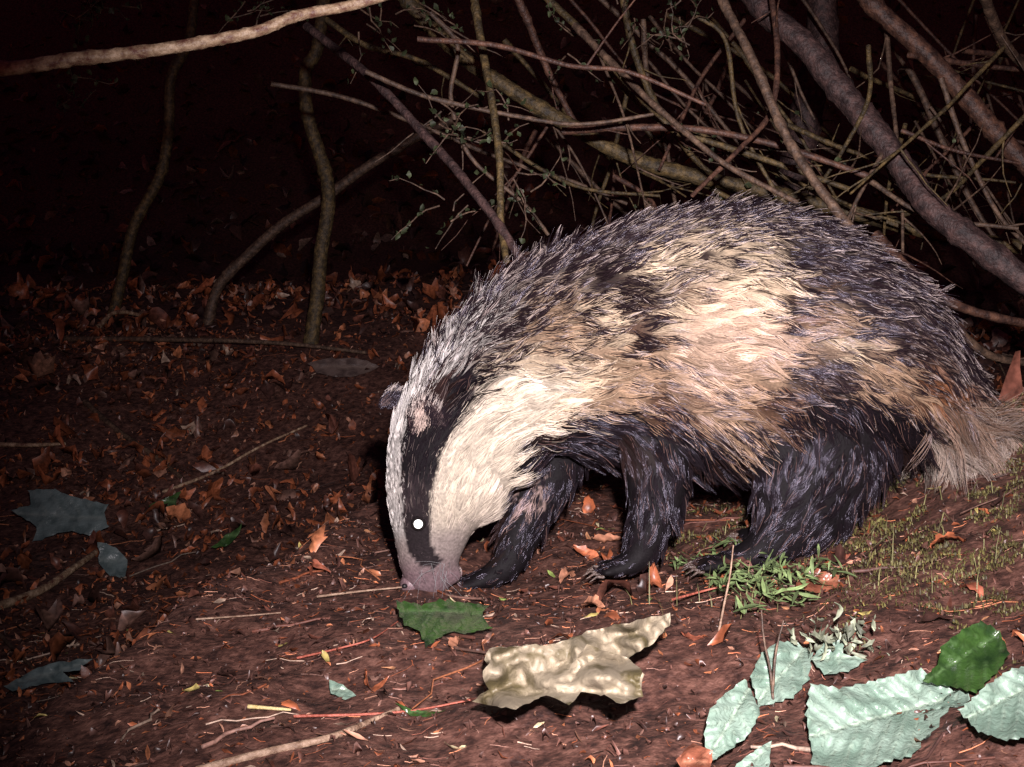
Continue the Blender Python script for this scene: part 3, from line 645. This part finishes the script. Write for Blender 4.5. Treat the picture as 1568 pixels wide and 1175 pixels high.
tip=(ts[None]>=endb[:,None])&(gg[:,None]>.3)&(rng.uniform(size=NH)<.42)[:,None]; Ck=np.where(tip[...,None],np.array([.48,.39,.36])*tone[:,None,None],Ck)
Ck=np.where(allb[:,None,None],np.array([.018,.011,.013]),Ck)
Ck=np.where(guard[:,None,None]&(ts[None]<.8)[...,None],np.array([.016,.011,.015]),Ck)
stray=(rng.uniform(size=NH)<.05)&blk&(headf<.3); Ck=np.where(stray[:,None,None],np.array([.12,.07,.06]),Ck)
dirty=(rng.uniform(size=NH)<.18)&(headf>.3)&~blk; Ck=np.where(dirty[:,None,None],Ck*.35,Ck)
sgrey=(rng.uniform(size=NH)<.07)&(headf>.3)&blk; Ck=np.where(sgrey[:,None,None],np.array([.14,.11,.10]),Ck)
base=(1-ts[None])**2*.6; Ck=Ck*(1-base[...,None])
ty=sm(630,715,v)
tc=(np.array([.28,.185,.135])[None]*(1-ty[:,None])+np.array([.74,.65,.56])[None]*ty[:,None])*(.4+.75*rng.uniform(size=NH)[own][:,None])*(.75+.5*rng.uniform(size=(NH,1))); tf=tailf>.25
Ck=np.where((tf&(rng.uniform(size=NH)<.85))[:,None,None],(tc[:,None]*(.4+.75*ts[None,:,None])),Ck)
rad=(.00047*(1-.35*headf)*(1-.3*tailf))[:,None]*(1-.75*ts[None]**1.5)*np.ones((NH,1))
keep=~((v>893)&(u<690)&(lab<.5))
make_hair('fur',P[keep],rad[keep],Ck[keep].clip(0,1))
horn=noise_mat('claw_horn',(.04,.025,.02),(.12,.085,.07),80,rough=.35)
V,F=merge(claws); mkmesh('claws',V,F,horn,parent=bad)
def surf(u,v):
    a=Vector(W(u,v,-.6)); b_=Vector(W(u,v,.3)); h=bvh.ray_cast(a,(b_-a).normalized()); return np.array(h[0]),np.array(h[1])
def ellip(name,c,ax,m,parent=bad,n=20):
    th=np.linspace(0,math.pi,n);ph=np.linspace(0,2*math.pi,n*2,endpoint=False)
    S=np.stack([np.outer(np.sin(th),np.cos(ph)),np.outer(np.sin(th),np.sin(ph)),np.outer(np.cos(th),np.ones(n*2))],-1).reshape(-1,3)
    V=S@np.asarray(ax)+c; m2=n*2
    i=np.arange(n-1)[:,None]*m2;j=np.arange(m2)[None];k=(j+1)%m2
    F=np.stack([i+j,i+m2+j,i+m2+k,i+k],-1).reshape(-1,4); return mkmesh(name,V,F,m,parent=parent)
nosem=noise_mat('nose_leather',(.08,.05,.055),(.20,.13,.14),300,rough=.32,bump=.5,bdist=.001)
ellip('nose',W(630,893,-.03),np.array([[.017,0,0.004],[0,.019,0],[-.003,0,.016]]),nosem)
dkm=noise_mat('nostril_dark',(.004,.003,.004),(.01,.008,.009),50,rough=.5)
ellip('nostril',W(620,897,-.045)+[0,-.002,0],np.diag([.0045,.004,.0035]),dkm)
em,nt,b=mat('eyeshine_glow'); b.inputs['Base Color'].default_value=(.9,.9,.85,1); b.inputs['Emission Color'].default_value=(1,.98,.9,1); b.inputs['Emission Strength'].default_value=1.2  # flash reflection in the eye is put in as emission on a white disc
ebm,nt,b=mat('eye_dark'); b.inputs['Base Color'].default_value=(.01,.008,.008,1); b.inputs['Roughness'].default_value=.1
p,nrm=surf(641,801); ellip('eye',p+[0,-.0005,0],np.diag([.0115,.008,.0115]),ebm); ellip('eyeshine',p+[0,-.008,0],np.diag([.0066,.003,.0066]),em)
ellip('far_eye',np.array([p[0],-.06-p[1],p[2]]),np.diag([.0105,.008,.0105]),ebm)
earm=noise_mat('ear_skin',(.02,.012,.014),(.12,.075,.07),120,rough=.6)
def ear(name,c,sc,yaw,sgn):
    n=14;a=np.linspace(-1.9,1.9,n); rr=np.linspace(0,1,8)
    x=np.outer(rr,np.sin(a))*.018*sc; z=np.outer(rr,np.cos(a))*.025*sc; y=sgn*(np.outer(rr**2,np.cos(a*.8))*-.012)*sc
    V=np.stack([x,y,z],-1).reshape(-1,3)
    Vb=V+np.array([0,.004*sgn,0]) 
    cy,sy=math.cos(yaw),math.sin(yaw); Rm=np.array([[cy,0,-sy],[0,1,0],[sy,0,cy]])
    i=np.arange(7)[:,None]*n+np.arange(n-1)[None];i=i.ravel(); F=np.stack([i,i+1,i+n+1,i+n],-1)
    VV=np.vstack([V,Vb])@Rm.T+c; FF=np.vstack([F,F[:,::-1]+len(V)])
    mkmesh(name,VV,FF,earm,parent=bad)
    N=3000; k=rng.integers(0,n*8,N); base=(V[k]+rng.normal(size=(N,3))*.0025)@Rm.T+c
    aa=np.tile(a,8)[k]; rrk=np.repeat(rr,n)[k]
    d=np.stack([np.sin(aa)*.15+.55,np.full(N,-.10*sgn if sgn>0 else .1),np.cos(aa)*.2+.75],-1)@Rm.T+rng.normal(size=(N,3))*.10; d/=np.linalg.norm(d,axis=1)[:,None]
    PP=base[:,None]+d[:,None]*(np.linspace(0,1,5)[None,:,None]*(.007+.005*rrk)[:,None,None])
    inner=(rrk<.75)&(rng.uniform(size=N)<.75)&(np.sin(aa)<.05)&(sgn>0)
    tipw=(rrk>.8)&(np.cos(aa)>.5)&(rng.uniform(size=N)<.4)
    CC=np.where(tipw[:,None],np.array([.45,.38,.34]),np.where(inner[:,None],np.array([.52,.40,.34])*rng.uniform(.4,1.2,(N,1)),np.array([.012,.008,.010])))
    make_hair(name+'_hair',PP,np.repeat(np.linspace(.00032,.0001,5)[None],N,0),np.repeat(CC[:,None],5,1))
p,nrm=surf(657,642); ear('near_ear',p+[-.002,-.009,-.004],1.45,.25,1)
ear('far_ear',W(598,620,.03),.85,-.3,-1)
WP=[]
for k in range(26):
    p,nrm=surf(rng.uniform(640,690),rng.uniform(860,890)); d=np.array([rng.normal(.1,.5),-.8,rng.normal(-.2,.3)]); L=rng.uniform(.02,.045)
    q=[p+d*L*t+np.array([0,0,-.01])*t*t for t in np.linspace(0,1,5)]; WP.append(q)
WP=np.array(WP); make_hair('whiskers',WP,np.repeat(np.linspace(.00022,.00008,5)[None],len(WP),0),np.full((len(WP),5,3),.25))

# ---------------- camera, light, world ----------------
cam=bpy.data.cameras.new('camera'); co_=bpy.data.objects.new('camera',cam); col.objects.link(co_)
co_.location=(0,-DIST,EYE); co_.rotation_euler=(math.radians(90),0,0)
cam.sensor_width=36; cam.lens=36*DIST/1.568; cam.shift_y=((900-587.5)/1000-EYE)/1.568; cam.clip_start=.05; cam.clip_end=300
scene.camera=co_
fl=bpy.data.lights.new('camera_flash','SPOT'); fl.energy=500; fl.spot_size=math.radians(60); fl.spot_blend=1.0; fl.shadow_soft_size=.02; fl.color=(1,.91,.945)
fo=bpy.data.objects.new('camera_flash',fl); col.objects.link(fo); fo.location=(.06,-DIST-.02,EYE+.16)
fo.rotation_euler=(Vector(W(980,630,0))-fo.location).to_track_quat('-Z','Y').to_euler()
w=bpy.data.worlds.new('World'); scene.world=w; w.use_nodes=True; nt=w.node_tree; bg=nt.nodes['Background']
sky=nt.nodes.new('ShaderNodeTexSky'); sky.sky_type='NISHITA'; sky.sun_disc=False; sky.sun_elevation=math.radians(1); sky.sun_rotation=math.radians(180)
mx=nt.nodes.new('ShaderNodeMix'); mx.data_type='RGBA'; mx.blend_type='MULTIPLY'; mx.inputs[0].default_value=1; mx.inputs[7].default_value=(1,.35,.85,1)
nt.links.new(sky.outputs[0],mx.inputs[6]); nt.links.new(mx.outputs[2],bg.inputs[0]); bg.inputs[1].default_value=.03
scene.view_settings.view_transform='Standard'; scene.view_settings.look='None'; scene.view_settings.exposure=0
